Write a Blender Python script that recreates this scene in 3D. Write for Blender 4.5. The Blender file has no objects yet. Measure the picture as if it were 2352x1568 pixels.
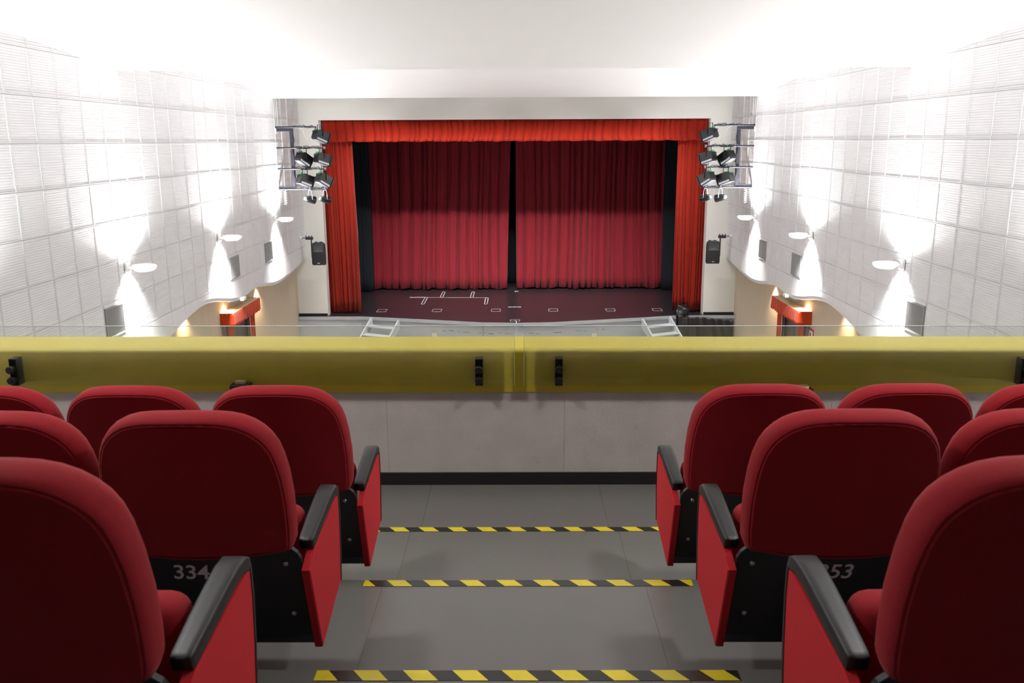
import bpy, bmesh, math, random
from mathutils import Vector, Matrix

random.seed(7)
PI = math.pi
S = bpy.context.scene
C = S.collection

# ------------------------------------------------------------------ camera
# origin of the place = the photographer's eye; x right, y towards the stage, z up
FPX = 2030.0                       # focal length in pixels of the 2352 px wide frame
cam_d = bpy.data.cameras.new('camera')
cam_d.sensor_width = 23.5
cam_d.sensor_fit = 'HORIZONTAL'
cam_d.lens = FPX / 2352 * 23.5
cam_d.clip_start = 0.05
cam_d.clip_end = 100
cam_d.dof.use_dof = True
cam_d.dof.focus_distance = 14
cam_d.dof.aperture_fstop = 5.6
cam = bpy.data.objects.new('camera', cam_d)
C.objects.link(cam)
PITCH = math.atan(461.5 / FPX)
cam.matrix_world = (Matrix.Rotation(14 / FPX, 4, 'Z') @ Matrix.Rotation(PI / 2 - PITCH, 4, 'X')
                    @ Matrix.Rotation(math.radians(-0.27), 4, 'Z'))
S.camera = cam

# ------------------------------------------------------------------ world + exposure
w = bpy.data.worlds.new('world')
S.world = w
w.use_nodes = True
w.node_tree.nodes['Background'].inputs[0].default_value = (0.8, 0.85, 1, 1)
w.node_tree.nodes['Background'].inputs[1].default_value = 0.02
vs = S.view_settings
vs.view_transform = 'Standard'
vs.look = 'None'
vs.gamma = 1
vs.use_curve_mapping = False
vs.exposure = 0.55
# light strengths, in watts (the lamps themselves stand in their builders below)
UP_W, DOWN_W, WARM_W, FLOOD_W, BALCONY_W = 470.0, 60.0, 100.0, 98.0, 42.0


# ------------------------------------------------------------------ materials
def mat(name, col, rough=0.6, metal=0.0, noise=0.0, nscale=20.0, bump=0.0, bscale=80.0, sheen=0.0,
        spec=0.5, emit=None, estr=0.0, stretch=None, sheen_tint=None):
    m = bpy.data.materials.new(name)
    m.use_nodes = True
    nt = m.node_tree
    b = nt.nodes['Principled BSDF']
    b.inputs['Base Color'].default_value = (*col, 1)
    b.inputs['Roughness'].default_value = rough
    b.inputs['Metallic'].default_value = metal
    b.inputs['Specular IOR Level'].default_value = spec
    if sheen:
        b.inputs['Sheen Weight'].default_value = sheen
        b.inputs['Sheen Roughness'].default_value = 0.4
        b.inputs['Sheen Tint'].default_value = (*(sheen_tint or (1, .6, .6)), 1)
    if emit:
        b.inputs['Emission Color'].default_value = (*emit, 1)
        b.inputs['Emission Strength'].default_value = estr
    tc = nt.nodes.new('ShaderNodeTexCoord')
    src = tc.outputs['Object']
    if stretch:
        mp = nt.nodes.new('ShaderNodeMapping')
        mp.inputs['Scale'].default_value = stretch
        nt.links.new(src, mp.inputs['Vector'])
        src = mp.outputs['Vector']
    if noise:
        n = nt.nodes.new('ShaderNodeTexNoise')
        n.inputs['Scale'].default_value = nscale
        n.inputs['Detail'].default_value = 6
        nt.links.new(src, n.inputs['Vector'])
        r = nt.nodes.new('ShaderNodeMapRange')
        r.inputs['From Min'].default_value = 0.25
        r.inputs['From Max'].default_value = 0.75
        r.inputs['To Min'].default_value = 1 - noise
        r.inputs['To Max'].default_value = 1 + noise
        nt.links.new(n.outputs['Fac'], r.inputs['Value'])
        mx = nt.nodes.new('ShaderNodeVectorMath')
        mx.operation = 'SCALE'
        mx.inputs[0].default_value = col
        nt.links.new(r.outputs['Result'], mx.inputs['Scale'])
        nt.links.new(mx.outputs['Vector'], b.inputs['Base Color'])
    if bump:
        n2 = nt.nodes.new('ShaderNodeTexNoise')
        n2.inputs['Scale'].default_value = bscale
        n2.inputs['Detail'].default_value = 4
        nt.links.new(src, n2.inputs['Vector'])
        bp = nt.nodes.new('ShaderNodeBump')
        bp.inputs['Strength'].default_value = bump
        bp.inputs['Distance'].default_value = 0.004
        nt.links.new(n2.outputs['Fac'], bp.inputs['Height'])
        nt.links.new(bp.outputs['Normal'], b.inputs['Normal'])
    return m


M = {}
M['white_panel'] = mat('white_panel', (.80, .80, .815), .55, noise=.02, nscale=3)
M['white_wall'] = mat('white_wall', (.80, .80, .80), .6, noise=.02, nscale=2)
M['cream_wall'] = mat('cream_wall', (.76, .75, .71), .6, noise=.02, nscale=2)
M['ceiling'] = mat('ceiling_paint', (.82, .82, .825), .7, noise=.01, nscale=1)
M['beige'] = mat('beige_wall', (.58, .49, .37), .7, noise=.04, nscale=6, stretch=(1, 1, .1))
M['plaster'] = mat('plaster', (.47, .42, .40), .75, noise=.10, nscale=5, bump=.35, bscale=60)
pb_ = M['plaster'].node_tree                       # faint scuffs and stains on the plaster
bs_ = pb_.nodes['Principled BSDF']
src_ = bs_.inputs['Base Color'].links[0].from_socket
sc_ = pb_.nodes.new('ShaderNodeTexNoise')
sc_.inputs['Scale'].default_value = 9
sc_.inputs['Detail'].default_value = 9
sc_.inputs['Roughness'].default_value = .75
sr_ = pb_.nodes.new('ShaderNodeMapRange')
sr_.inputs['From Min'].default_value = .62
sr_.inputs['From Max'].default_value = .72
sr_.inputs['To Min'].default_value = 1
sr_.inputs['To Max'].default_value = .72
mv_ = pb_.nodes.new('ShaderNodeVectorMath')
mv_.operation = 'SCALE'
tc_ = pb_.nodes.new('ShaderNodeTexCoord')
pb_.links.new(tc_.outputs['Object'], sc_.inputs['Vector'])
pb_.links.new(sc_.outputs['Fac'], sr_.inputs['Value'])
pb_.links.new(src_, mv_.inputs[0])
pb_.links.new(sr_.outputs['Result'], mv_.inputs['Scale'])
pb_.links.new(mv_.outputs['Vector'], bs_.inputs['Base Color'])
M['yellow'] = mat('yellow_paint', (.60, .48, .03), .5, noise=.05, nscale=6)
M['black_base'] = mat('black_skirting', (.012, .010, .013), .4)
M['lino'] = mat('grey_lino', (.130, .124, .118), .25, noise=.10, nscale=260, bump=.05, bscale=300)
M['lino_edge'] = mat('nosing_strip', (.14, .135, .13), .4)
M['back_wall'] = mat('back_wall', (.10, .09, .09), .7, noise=.03)
M['hall_floor'] = mat('hall_floor', (.35, .33, .31), .5, noise=.05)
M['fabric'] = mat('red_fabric', (.25, .006, .012), .85, noise=.10, nscale=180, bump=.25, bscale=500, sheen=.16, spec=.25,
                  sheen_tint=(1, .35, .35))
M['fabric_side'] = mat('red_side_fabric', (.50, .016, .024), .85, noise=.09, nscale=220, bump=.2, bscale=500, sheen=.05, spec=.25,
                       sheen_tint=(1, .5, .45))
M['black_plastic'] = mat('black_plastic', (.010, .009, .012), .5, noise=.1, nscale=90)
M['arm_plastic'] = mat('armrest_plastic', (.008, .008, .009), .46, bump=.08, bscale=400)
M['screw'] = mat('screw_metal', (.45, .45, .45), .35, metal=1)
M['number'] = mat('number_paint', (.68, .64, .68), .7)
M['tape_yellow'] = mat('tape_yellow', (.62, .50, .02), .3, noise=.06, nscale=30)
M['tape_black'] = mat('tape_black', (.02, .018, .016), .25, noise=.2, nscale=30)
M['knob'] = mat('black_knob', (.006, .006, .008), .35)
M['brass'] = mat('brass', (.80, .62, .34), .3, metal=.25)
M['curtain'] = mat('orange_red_curtain', (.27, .013, .004), .9, noise=.08, nscale=120, stretch=(1, 1, .05), sheen=.2, spec=.2)
M['orange'] = mat('orange_drape', (.42, .045, .010), .9, noise=.08, nscale=120, stretch=(1, 1, .05), sheen=.2, spec=.2)
M['crimson'] = mat('crimson_curtain', (.20, .013, .021), .9, noise=.12, nscale=30, stretch=(1, 1, .05), sheen=.2, spec=.2)
M['black_drape'] = mat('black_drape', (.012, .014, .019), .9, noise=.15, nscale=30, stretch=(1, 1, .05), spec=.2)
M['stage_floor'] = mat('stage_floor', (.026, .021, .025), .33, noise=.25, nscale=6, spec=.6)
M['chalk'] = mat('white_tape', (.50, .51, .53), .6)
M['apron'] = mat('apron_grey', (.40, .42, .44), .6, noise=.06, nscale=4)
M['scuff'] = mat('scuff', (.10, .11, .12), .8)
M['stair'] = mat('stair_grey', (.55, .57, .60), .5, noise=.05)
M['bag'] = mat('black_sheeting', (.010, .010, .012), .28, noise=.2)
M['rig'] = mat('rig_steel', (.035, .036, .05), .4, metal=.3)
M['lamp_body'] = mat('lamp_body', (.006, .006, .007), .3)
M['lamp_trim'] = mat('lamp_trim', (.45, .47, .52), .3, metal=.8)
M['green'] = mat('green_label', (.02, .22, .08), .5)
M['speaker'] = mat('speaker_plastic', (.022, .023, .026), .55, bump=.1)
M['speaker_grille'] = mat('speaker_grille', (.012, .012, .014), .6, bump=.5, bscale=600)
M['horn'] = mat('horn_grey', (.05, .055, .06), .4)
M['vent'] = mat('vent_grey', (.30, .30, .30), .5)
M['vent_dark'] = mat('vent_dark', (.09, .09, .095), .6)
M['sconce'] = mat('sconce_white', (.85, .85, .85), .4)
M['shade'] = mat('frosted_shade', (.85, .85, .85), .4, emit=(1, .98, .95), estr=.7)
M['glow'] = mat('sconce_glow', (.9, .9, .9), .5, emit=(1, .98, .95), estr=9.0)
M['warm_glow'] = mat('warm_glow', (.9, .8, .6), .5, emit=(1, .72, .40), estr=10.0)
M['white_plastic'] = mat('white_plastic', (.8, .8, .8), .4)
M['dark_door'] = mat('dark_door', (.10, .085, .075), .5)
M['door_frame'] = mat('door_frame', (.30, .30, .31), .5)
M['red_sign'] = mat('red_sign', (.55, .03, .06), .5)
M['cable'] = mat('cable', (.75, .75, .75), .5)
M['dark_cable'] = mat('dark_cable', (.02, .02, .025), .5)
M['paper'] = mat('cream_paper', (.75, .72, .60), .7)
M['box_wood'] = mat('pelmet_wood', (.62, .50, .33), .6)

g = bpy.data.materials.new('clear_glass')
g.use_nodes = True
nt = g.node_tree
nt.nodes.clear()
out = nt.nodes.new('ShaderNodeOutputMaterial')
mixs = nt.nodes.new('ShaderNodeMixShader')
tr = nt.nodes.new('ShaderNodeBsdfTransparent')
tr.inputs[0].default_value = (.975, .993, .970, 1)
gl = nt.nodes.new('ShaderNodeBsdfGlossy')
gl.inputs['Roughness'].default_value = 0.02
fr = nt.nodes.new('ShaderNodeFresnel')
fr.inputs['IOR'].default_value = 1.5
nt.links.new(fr.outputs[0], mixs.inputs[0])
nt.links.new(tr.outputs[0], mixs.inputs[1])
nt.links.new(gl.outputs[0], mixs.inputs[2])
veil = nt.nodes.new('ShaderNodeBsdfTranslucent')  # thin pale translucent layer mixed evenly into the clear pane
veil.inputs[0].default_value = (.9, .92, .9, 1)
mix2 = nt.nodes.new('ShaderNodeMixShader')
mix2.inputs[0].default_value = .035
nt.links.new(mixs.outputs[0], mix2.inputs[1])
nt.links.new(veil.outputs[0], mix2.inputs[2])
nt.links.new(mix2.outputs[0], out.inputs[0])
M['glass'] = g
M['glass_edge'] = mat('glass_edge', (.62, .72, .66), .25)


# ------------------------------------------------------------------ mesh helpers
class MB:
    """collects shapes, build() links them as ONE mesh object"""
    def __init__(s):
        s.v, s.f, s.mi = [], [], []
        s.k = 0

    def add(s, vs_, fs):
        o = len(s.v)
        s.v += [tuple(p) for p in vs_]
        for f in fs:
            s.f.append(tuple(i + o for i in f))
            s.mi.append(s.k)
        return s

    def box(s, x0, x1, y0, y1, z0, z1):
        v = [(x, y, z) for z in (z0, z1) for y in (y0, y1) for x in (x0, x1)]
        return s.add(v, [(0, 2, 3, 1), (4, 5, 7, 6), (0, 1, 5, 4), (2, 6, 7, 3), (0, 4, 6, 2), (1, 3, 7, 5)])

    def bbox(s, x0, x1, y0, y1, z0, z1, b, seg=2):
        """box with rounded edges"""
        bm = bmesh.new()
        bmesh.ops.create_cube(bm, size=1)
        for v in bm.verts:
            v.co = Vector(((x0 + x1) / 2 + v.co.x * (x1 - x0), (y0 + y1) / 2 + v.co.y * (y1 - y0), (z0 + z1) / 2 + v.co.z * (z1 - z0)))
        bmesh.ops.bevel(bm, geom=list(bm.edges), offset=b, segments=seg, affect='EDGES', profile=.5)
        return s.bm(bm)

    def bm(s, bm, mtx=None):
        bm.verts.index_update()
        v = [(mtx @ q.co) if mtx else q.co.copy() for q in bm.verts]
        f = [tuple(q.index for q in fc.verts) for fc in bm.faces]
        bm.free()
        return s.add(v, f)

    def prism(s, poly, axis, a, b):
        """poly: 2-D points of the plane across the axis; x-axis -> (y,z), y-axis -> (x,z), z-axis -> (x,y)"""
        def pt(p, t):
            return (t, p[0], p[1]) if axis == 0 else ((p[0], t, p[1]) if axis == 1 else (p[0], p[1], t))
        n = len(poly)
        v = [pt(p, a) for p in poly] + [pt(p, b) for p in poly]
        f = [tuple(range(n - 1, -1, -1)), tuple(range(n, 2 * n))] + [(i, (i + 1) % n, n + (i + 1) % n, n + i) for i in range(n)]
        return s.add(v, f)

    def tube(s, pts, r, n=8, caps=True):
        pts = [Vector(p) for p in pts]
        rs = r if isinstance(r, (list, tuple)) else [r] * len(pts)
        vs_, fs = [], []
        up = None
        for i, p in enumerate(pts):
            d = (pts[min(i + 1, len(pts) - 1)] - pts[max(i - 1, 0)]).normalized()
            if up is None:
                a = Vector((0, 0, 1)) if abs(d.z) < .9 else Vector((1, 0, 0))
                up = (a - d * a.dot(d)).normalized()
            else:
                up = (up - d * up.dot(d)).normalized()
            q = d.cross(up)
            for k in range(n):
                t = 2 * PI * k / n
                vs_.append(p + (up * math.cos(t) + q * math.sin(t)) * rs[i])
        for i in range(len(pts) - 1):
            for k in range(n):
                a, b = i * n + k, i * n + (k + 1) % n
                fs.append((a, b, b + n, a + n))
        if caps:
            fs.append(tuple(range(n - 1, -1, -1)))
            fs.append(tuple(range((len(pts) - 1) * n, len(pts) * n)))
        return s.add(vs_, fs)

    def loft(s, rings, cap0=True, cap1=True):
        n = len(rings[0])
        vs_ = [p for r in rings for p in r]
        fs = []
        for i in range(len(rings) - 1):
            for k in range(n):
                a, b = i * n + k, i * n + (k + 1) % n
                fs.append((a, b, b + n, a + n))
        if cap0:
            fs.append(tuple(range(n - 1, -1, -1)))
        if cap1:
            fs.append(tuple(range((len(rings) - 1) * n, len(rings) * n)))
        return s.add(vs_, fs)

    def mesh(s, name, mats, smooth=False, angle=None):
        me = bpy.data.meshes.new(name)
        me.from_pydata([tuple(p) for p in s.v], [], s.f)
        if not isinstance(mats, (list, tuple)):
            mats = [mats]
        for m in mats:
            me.materials.append(m)
        for p, k in zip(me.polygons, s.mi):
            p.material_index = k
        bm = bmesh.new()
        bm.from_mesh(me)
        bmesh.ops.recalc_face_normals(bm, faces=bm.faces)
        bm.to_mesh(me)
        bm.free()
        if smooth:
            me.polygons.foreach_set('use_smooth', [True] * len(me.polygons))
            if angle:
                me.set_sharp_from_angle(angle=math.radians(angle))
        me.update()
        return me

    def build(s, name, mats, parent=None, smooth=False, angle=None):
        return link(name, s.mesh(name, mats, smooth, angle), parent)


def link(name, data, parent=None):
    o = bpy.data.objects.new(name, data)
    C.objects.link(o)
    if parent:
        o.parent = parent
    return o


def tag(o, label=None, cat=None, group=None, kind=None):
    if label:
        o['label'] = label
    if cat:
        o['category'] = cat
    if group:
        o['group'] = group
    if kind:
        o['kind'] = kind
    return o


def empty(name, loc, rz=0.0):
    o = link(name, None)
    o.empty_display_size = .1
    o.location = loc
    o.rotation_euler = (0, 0, rz)
    return o


def copy_tree(o, parent=None):
    c = o.copy()
    C.objects.link(c)
    c.parent = parent
    for ch in list(o.children):
        copy_tree(ch, c)
    return c


def lerp_table(tab, x):
    if x <= tab[0][0]:
        return tab[0][1]
    for (a, b), (c_, d) in zip(tab, tab[1:]):
        if x <= c_:
            t = (x - a) / (c_ - a)
            return b + (d - b) * t
    return tab[-1][1]


def lamp(name, kind, loc, power, parent, color=(1, 1, 1), rot=None, target=None, **kw):
    d = bpy.data.lights.new(name, kind)
    d.energy = power
    d.color = color
    for k, v in kw.items():
        setattr(d, k, v)
    o = link(name, d, parent)
    o.location = loc
    if target is not None:
        o.rotation_euler = (Vector(target) - Vector(loc)).to_track_quat('-Z', 'Y').to_euler()
    elif rot:
        o.rotation_euler = rot
    return o


# ------------------------------------------------------------------ the place: main measures
XL, XR = -6.108, 5.983             # faces of the panelled side walls
XLL, XRL = -6.40, 6.29             # recessed lower walls
YP = 25.35                         # face of the proscenium wall
ZS = -4.97                         # stage floor
ZH = -5.95                         # hall floor
YB = -3.2                          # wall behind the balcony
L0, L1, L2, L3, L4, L5 = -2.13, -1.94, -1.75, -1.56, -1.37, -1.18   # balcony levels, front to back
N1, N2, N3, N4, N5 = 4.215, 3.295, 2.375, 1.455, .535                # step edges
YW = 5.29                          # face of the balcony parapet

WAVE = [(YB - 1, -3.35), (13.2, -3.28), (13.8, -3.36), (14.4, -3.42), (14.8, -3.40), (15.2, -3.33), (15.6, -3.24), (16.0, -3.175),
        (16.5, -3.11), (16.9, -3.085), (17.3, -3.115), (17.7, -3.17), (18.3, -3.29), (18.8, -3.37), (19.2, -3.39), (19.65, -3.36),
        (20.2, -3.305), (20.55, -3.32), (21.1, -3.40), (21.6, -3.475), (22.2, -3.525), (22.8, -3.52), (23.4, -3.48), (24.2, -3.40),
        (YP + .02, -3.28)]


def wave(y):
    return sum(lerp_table(WAVE, y + d) for d in (-.25, -.125, 0, .125, .25)) / 5


# ------------------------------------------------------------------ floors
def platform(name, y0, y1, z, parent, xs):
    for (a, b) in xs:
        MB().box(a, b, y0, y1, z - .03, z).build(name, M['lino'], parent)


floor = MB()
prof = [(YB, -2.6), (5.66, -2.6), (5.66, L0 - .03), (N1 + .0, L0 - .03), (N1, L1 - .03), (N2, L1 - .03), (N2, L2 - .03), (N3, L2 - .03),
        (N3, L3 - .03), (N4, L3 - .03), (N4, L4 - .03), (N5, L4 - .03), (N5, L5 - .03), (YB, L5 - .03)]
floor.prism(prof, 0, XL + .001, XR - .001)
floor = tag(floor.build('floor', M['lino']), 'stepped grey balcony floor', None, kind='structure')
SX = [(XL + .001, -.5505), (-.5495, .5095), (.5105, XR - .001)]      # vinyl sheets with joints along the aisle
for (ya, yb, z) in [(N1, 5.285, L0), (N2, N1, L1), (N3, N2, L2), (N4, N3, L3), (N5, N4, L4), (YB, N5, L5)]:
    for a, b in SX:
        e = yb if z == L0 else yb + .012                              # nosing sticks out a little
        MB().box(a, b, ya, e, z - .0295, z).build('floor_sheet', M['lino'], floor)

hf = tag(MB().box(XLL, XRL, YB, YP, ZH - .1, ZH).build('floor_hall', M['hall_floor']), kind='structure')


# ------------------------------------------------------------------ balcony parapet
def tz(x):
    return -.003 * x


par = MB()
par.prism([(YW, -2.6), (YW + .36, -2.6), (YW + .36, -1.5), (YW, -1.5)], 0, XL + .001, XR - .001)
par = tag(par.build('wall_balcony', M['plaster']), 'low plaster balcony parapet wall', kind='structure')
edges = [XL + .002, -4.67, -3.03, -2.35, -.820, .288, 1.95, 3.6, 5.25, XR - .002]
for a, b in zip(edges, edges[1:]):
    MB().box(a + .0006, b - .0006, YW - .008, YW, L0 + .005, -1.512).build('plaster_panel', M['plaster'], par)
bb = tag(MB().bbox(XL + .002, XR - .002, YW - .022, YW - .008, L0 + .001, -2.048, .003).build('baseboard_balcony', M['black_base']),
         'black skirting along the balcony parapet', kind='structure')

cap = MB()
cp = [(YW - .016, -1.521)]
for k in range(7):
    t = PI - k / 6 * PI / 2
    cp.append((YW - .002 + .014 * math.cos(t), -1.272 + .014 * math.sin(t)))
for k in range(7):
    t = PI / 2 - k / 6 * PI / 2
    cp.append((5.680 + .015 * math.cos(t), -1.273 + .015 * math.sin(t)))
cp += [(5.695, -1.75), (YW + .362, -1.75), (YW + .362, -1.521)]
rings = []
for i in range(25):
    x = XL + .002 + (XR - XL - .004) * i / 24
    wob = .0025 * math.sin(3.1 * x + 1) + .0015 * math.sin(7.3 * x)
    rings.append([(x, y, z + tz(x) + (wob if z < -1.4 else wob * .6)) for y, z in cp])
cap.loft(rings)
cap = tag(cap.build('trim_1', M['yellow'], smooth=True, angle=50), 'yellow painted cap on the balcony parapet', kind='structure')

# glass screens standing in front of the yellow cap
GY = 5.20


def glass_pane(x0, x1, label):
    root = empty('glass_screen', ((x0 + x1) / 2, GY, -1.457))
    tag(root, label, 'glass screen', 'glass screens along the balcony')
    cx = (x0 + x1) / 2
    za, zb = 0.0, .369

    def q(x, y, z):
        return (x - cx, y, z + tz(x))
    m = MB()
    m.add([q(x0, 0, za), q(x1, 0, za), q(x1, 0, zb), q(x0, 0, zb), q(x0, .01, za), q(x1, .01, za), q(x1, .01, zb), q(x0, .01, zb)],
          [(0, 1, 2, 3), (5, 4, 7, 6)])
    m.build('pane', M['glass'], root)
    e = MB()
    for (a, b, z0, z1) in [(x0, x1, zb - .0015, zb + .0015)]:
        e.add([q(a, 0, z0), q(b, 0, z0), q(b, .01, z0), q(a, .01, z0), q(a, 0, z1), q(b, 0, z1), q(b, .01, z1), q(a, .01, z1)],
              [(0, 3, 2, 1), (4, 5, 6, 7), (0, 1, 5, 4), (2, 3, 7, 6), (1, 2, 6, 5), (3, 0, 4, 7)])
    e.build('polished_edge', M['glass_edge'], root)
    for x in (x0, x1):
        e = MB()
        e.add([q(x - .001, 0, za), q(x + .001, 0, za), q(x + .001, .01, za), q(x - .001, .01, za),
               q(x - .001, 0, zb), q(x + .001, 0, zb), q(x + .001, .01, zb), q(x - .001, .01, zb)],
              [(0, 3, 2, 1), (4, 5, 6, 7), (0, 1, 5, 4), (2, 3, 7, 6), (1, 2, 6, 5), (3, 0, 4, 7)])
        e.build('polished_edge', M['glass_edge'], root)
    return root


glass_pane(-3.30, -.022, 'clear glass screen on the balcony edge left of the narrow central gap')
glass_pane(.036, 3.30, 'clear glass screen on the balcony edge right of the narrow central gap')


def bracket(x, label):
    z0 = -1.460 + tz(x)
    root = empty('glass_clamp', (x, YW - .018, z0))
    tag(root, label, 'glass clamp', 'black clamps holding the glass screens')
    m = MB().bbox(-.0225, .0225, -.072, 0, .0, .168, .002, 1)
    m.build('plate', M['knob'], root)
    for z in (.108, .040):
        k = MB()
        n = 20
        rr = [(.018, -.070), (.020, -.078), (.0235, -.092), (.0235, -.112), (.021, -.117), (.012, -.118)]
        k.loft([[(r * math.cos(2 * PI * i / n), y, z + r * math.sin(2 * PI * i / n)) for i in range(n)] for r, y in rr])
        k.build('knob', M['knob'], root, smooth=True, angle=40)
    for z in (.155, .076, .012):
        MB().tube([(0, -.071, z), (0, -.0745, z)], .004, 8).build('screw', M['lamp_body'], root)
    return root


bracket(-.238, 'black two-knob glass clamp just left of the gap between the glass screens')
bracket(.249, 'black two-knob glass clamp just right of the gap between the glass screens')
bracket(-3.08, 'black two-knob glass clamp at the far left picture edge')
bracket(3.075, 'black two-knob glass clamp cut by the right picture edge')


def brass_catch(x, z, label):
    root = empty('parapet_latch', (x, YW - .012, z))
    tag(root, label, 'latch')
    MB().bbox(-.06, .06, -.085, -.004, -.045, .0, .006).build('housing', M['knob'], root)
    MB().bbox(-.03, .03, -.075, -.03, .002, .022, .004).build('brass_plate', M['brass'], root, smooth=True, angle=40)
    MB().tube([(0, -.05, 0), (0, -.05, .002)], .02).build('collar', M['knob'], root)


brass_catch(-1.705, -1.450, 'small black latch with brass top behind the aisle seat on the left')
brass_catch(1.745, -1.488, 'small latch with brass top barely showing over the front right aisle seat')

# ------------------------------------------------------------------ ceiling and side walls
TOP = 2.9
Z1E, Y1E = 1.057, 13.95
Z2E, Y2E = 1.042, 22.7


def ceil1(y):
    return Z1E + .0858 * (Y1E - y)


def ceil2(y):
    return Z2E + .0755 * (Y2E - y)


cl = tag(MB().prism([(YB, ceil1(YB)), (Y1E, Z1E), (Y1E, ceil2(Y1E) + .1), (YB, TOP)], 0, XL + .002, XR - .002).build('ceiling', M['ceiling']),
         'white sloping ceiling above the balcony', kind='structure')
c2 = tag(MB().prism([(Y1E + .002, ceil2(Y1E)), (Y2E, Z2E), (Y2E, Z2E + .13), (Y1E + .002, ceil2(Y1E) + .13)], 0, XL + .002, XR - .002).build('ceiling_lower', M['ceiling']),
         'white sloping ceiling above the hall', kind='structure')
c3 = tag(MB().box(XL + .002, XR - .002, Y1E + .01, YP, 2.0, 2.1).build('ceiling_upper', M['ceiling']),
         'flat ceiling strip before the stage', kind='structure')

PC, PR, PY0, PZ0 = .630, .580, 25.34, -.012      # panel pitch along the wall, up the wall, far edge, a row line
VENTS = [(21.55, -2.63), (18.87, -2.63), (13.07, -2.63)]
SCONCES = [22.24, 17.96, 13.63, 9.30]


def louvre_mesh(s, w_, h_, mode=0):
    """acoustic panel: raised rim and a field of horizontal ribs; face looks towards -s"""
    m = MB()
    d, rim = .018, .012
    dx = -s

    def P(y, z, x):
        return (dx * x, y, z)
    yo, zo = w_ / 2, h_ / 2
    yi, zi = yo - rim, zo - rim
    o0 = [P(-yo, -zo, 0), P(yo, -zo, 0), P(yo, zo, 0), P(-yo, zo, 0)]
    o1 = [P(-yo, -zo, d), P(yo, -zo, d), P(yo, zo, d), P(-yo, zo, d)]
    i1 = [P(-yi, -zi, d), P(yi, -zi, d), P(yi, zi, d), P(-yi, zi, d)]
    i0 = [P(-yi, -zi, .008), P(yi, -zi, .008), P(yi, zi, .008), P(-yi, zi, .008)]
    q = [(0, 1, 5, 4), (1, 2, 6, 5), (2, 3, 7, 6), (3, 0, 4, 7)]
    m.add(o0 + o1, q)
    m.add(o1 + i1, q)
    m.add(i1 + i0, q)
    nr = 17
    pts = []
    for k in range(nr):
        za = -zi + 2 * zi * k / nr
        zb = -zi + 2 * zi * (k + 1) / nr
        pts += [(za, .006), (za + (zb - za) * .30, .012), (zb - (zb - za) * .04, .011)]
    pts.append((zi, .005))
    v = [P(-yi, z, x) for z, x in pts] + [P(yi, z, x) for z, x in pts]
    n = len(pts)
    m.add(v, [(i, i + 1, n + i + 1, n + i) for i in range(n - 1)])
    return m


def side_wall(s, X, XLo, name, nm_low):
    top = TOP
    ys = [YB + (YP - YB) * i / 220 for i in range(221)]
    poly = [(y, wave(y)) for y in ys] + [(YP, top), (YB, top)]
    m = MB()
    n = len(poly)
    v = [(X, a, b) for a, b in poly] + [(XLo, a, b) for a, b in poly]
    f = [(i, (i + 1) % n, n + (i + 1) % n, n + i) for i in range(n)]
    m.add(v, f)
    # the two flat faces as strips
    fs = []
    vv = []
    for y in ys:
        vv += [(X, y, wave(y)), (X, y, top), (XLo, y, wave(y)), (XLo, y, top)]
    for i in range(len(ys) - 1):
        a = 4 * i
        fs += [(a, a + 4, a + 5, a + 1), (a + 2, a + 3, a + 7, a + 6)]
    m.add(vv, fs)
    wobj = tag(m.build(name, M['white_wall']), 'white panelled upper side wall', kind='structure')
    gap = .008
    me = louvre_mesh(s, PC - gap, PR - gap).mesh('panel', M['white_panel'])
    ncol = 27
    for ci in range(ncol):
        yb = PY0 - ci * PC
        ya = yb - PC
        yc = (ya + yb) / 2
        cz = ceil1(yc) if yc < Y1E else (ceil2(yc) if yc < Y2E else 2.0)
        for ri in range(-4, 7):
            zt = PZ0 - ri * PR
            zb = zt - PR
            if zb > cz + .05:
                continue
            low = max(wave(ya), wave(yc), wave(yb)) + .075
            if zt - .06 < low and zt < max(wave(ya), wave(yb)) + .1:
                continue
            vent_here = [v for v in VENTS if abs(v[0] - yc) < PC / 2 and zb < v[1] < zt]
            if vent_here:
                continue
            if zb >= low - .01:
                o = link('panel', me, wobj)
                o.location = (X, yc, (zt + zb) / 2)
            else:
                # panel cut along the wavy lower edge
                m2 = MB()
                top_, bot, bot0, top0 = [], [], [], []
                k = 8
                for i in range(k + 1):
                    y = ya + gap / 2 + (PC - gap) * i / k
                    zz = min(max(zb + gap / 2, wave(y) + .075), zt - gap / 2 - .004)
                    for lst, z_, x_ in ((bot, zz, .016), (top_, zt - gap / 2, .016), (bot0, zz, 0), (top0, zt - gap / 2, 0)):
                        lst.append((X - s * x_, y, z_))
                m2.loft([bot0 + top0[::-1], bot + top_[::-1]], cap0=False, cap1=False)
                vv2 = bot + top_
                m2.add(vv2, [(i, i + 1, k + 2 + i, k + 1 + i) for i in range(k)])
                m2.build('panel', M['white_panel'], wobj)
    low = MB()
    low.box(min(XLo, XLo + s * .1), max(XLo, XLo + s * .1), YB, YP, ZH, top)
    tag(low.build(nm_low, M['beige']), 'beige lower side wall of the hall', kind='structure')
    return wobj


side_wall(-1, XL, XLL, 'wall_left', 'wall_left_lower')
side_wall(1, XR, XRL, 'wall_right', 'wall_right_lower')
tag(MB().box(XLL, XRL, YB - .1, YB, ZH, TOP).build('wall_back', M['back_wall']), 'wall behind the balcony', kind='structure')

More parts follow.
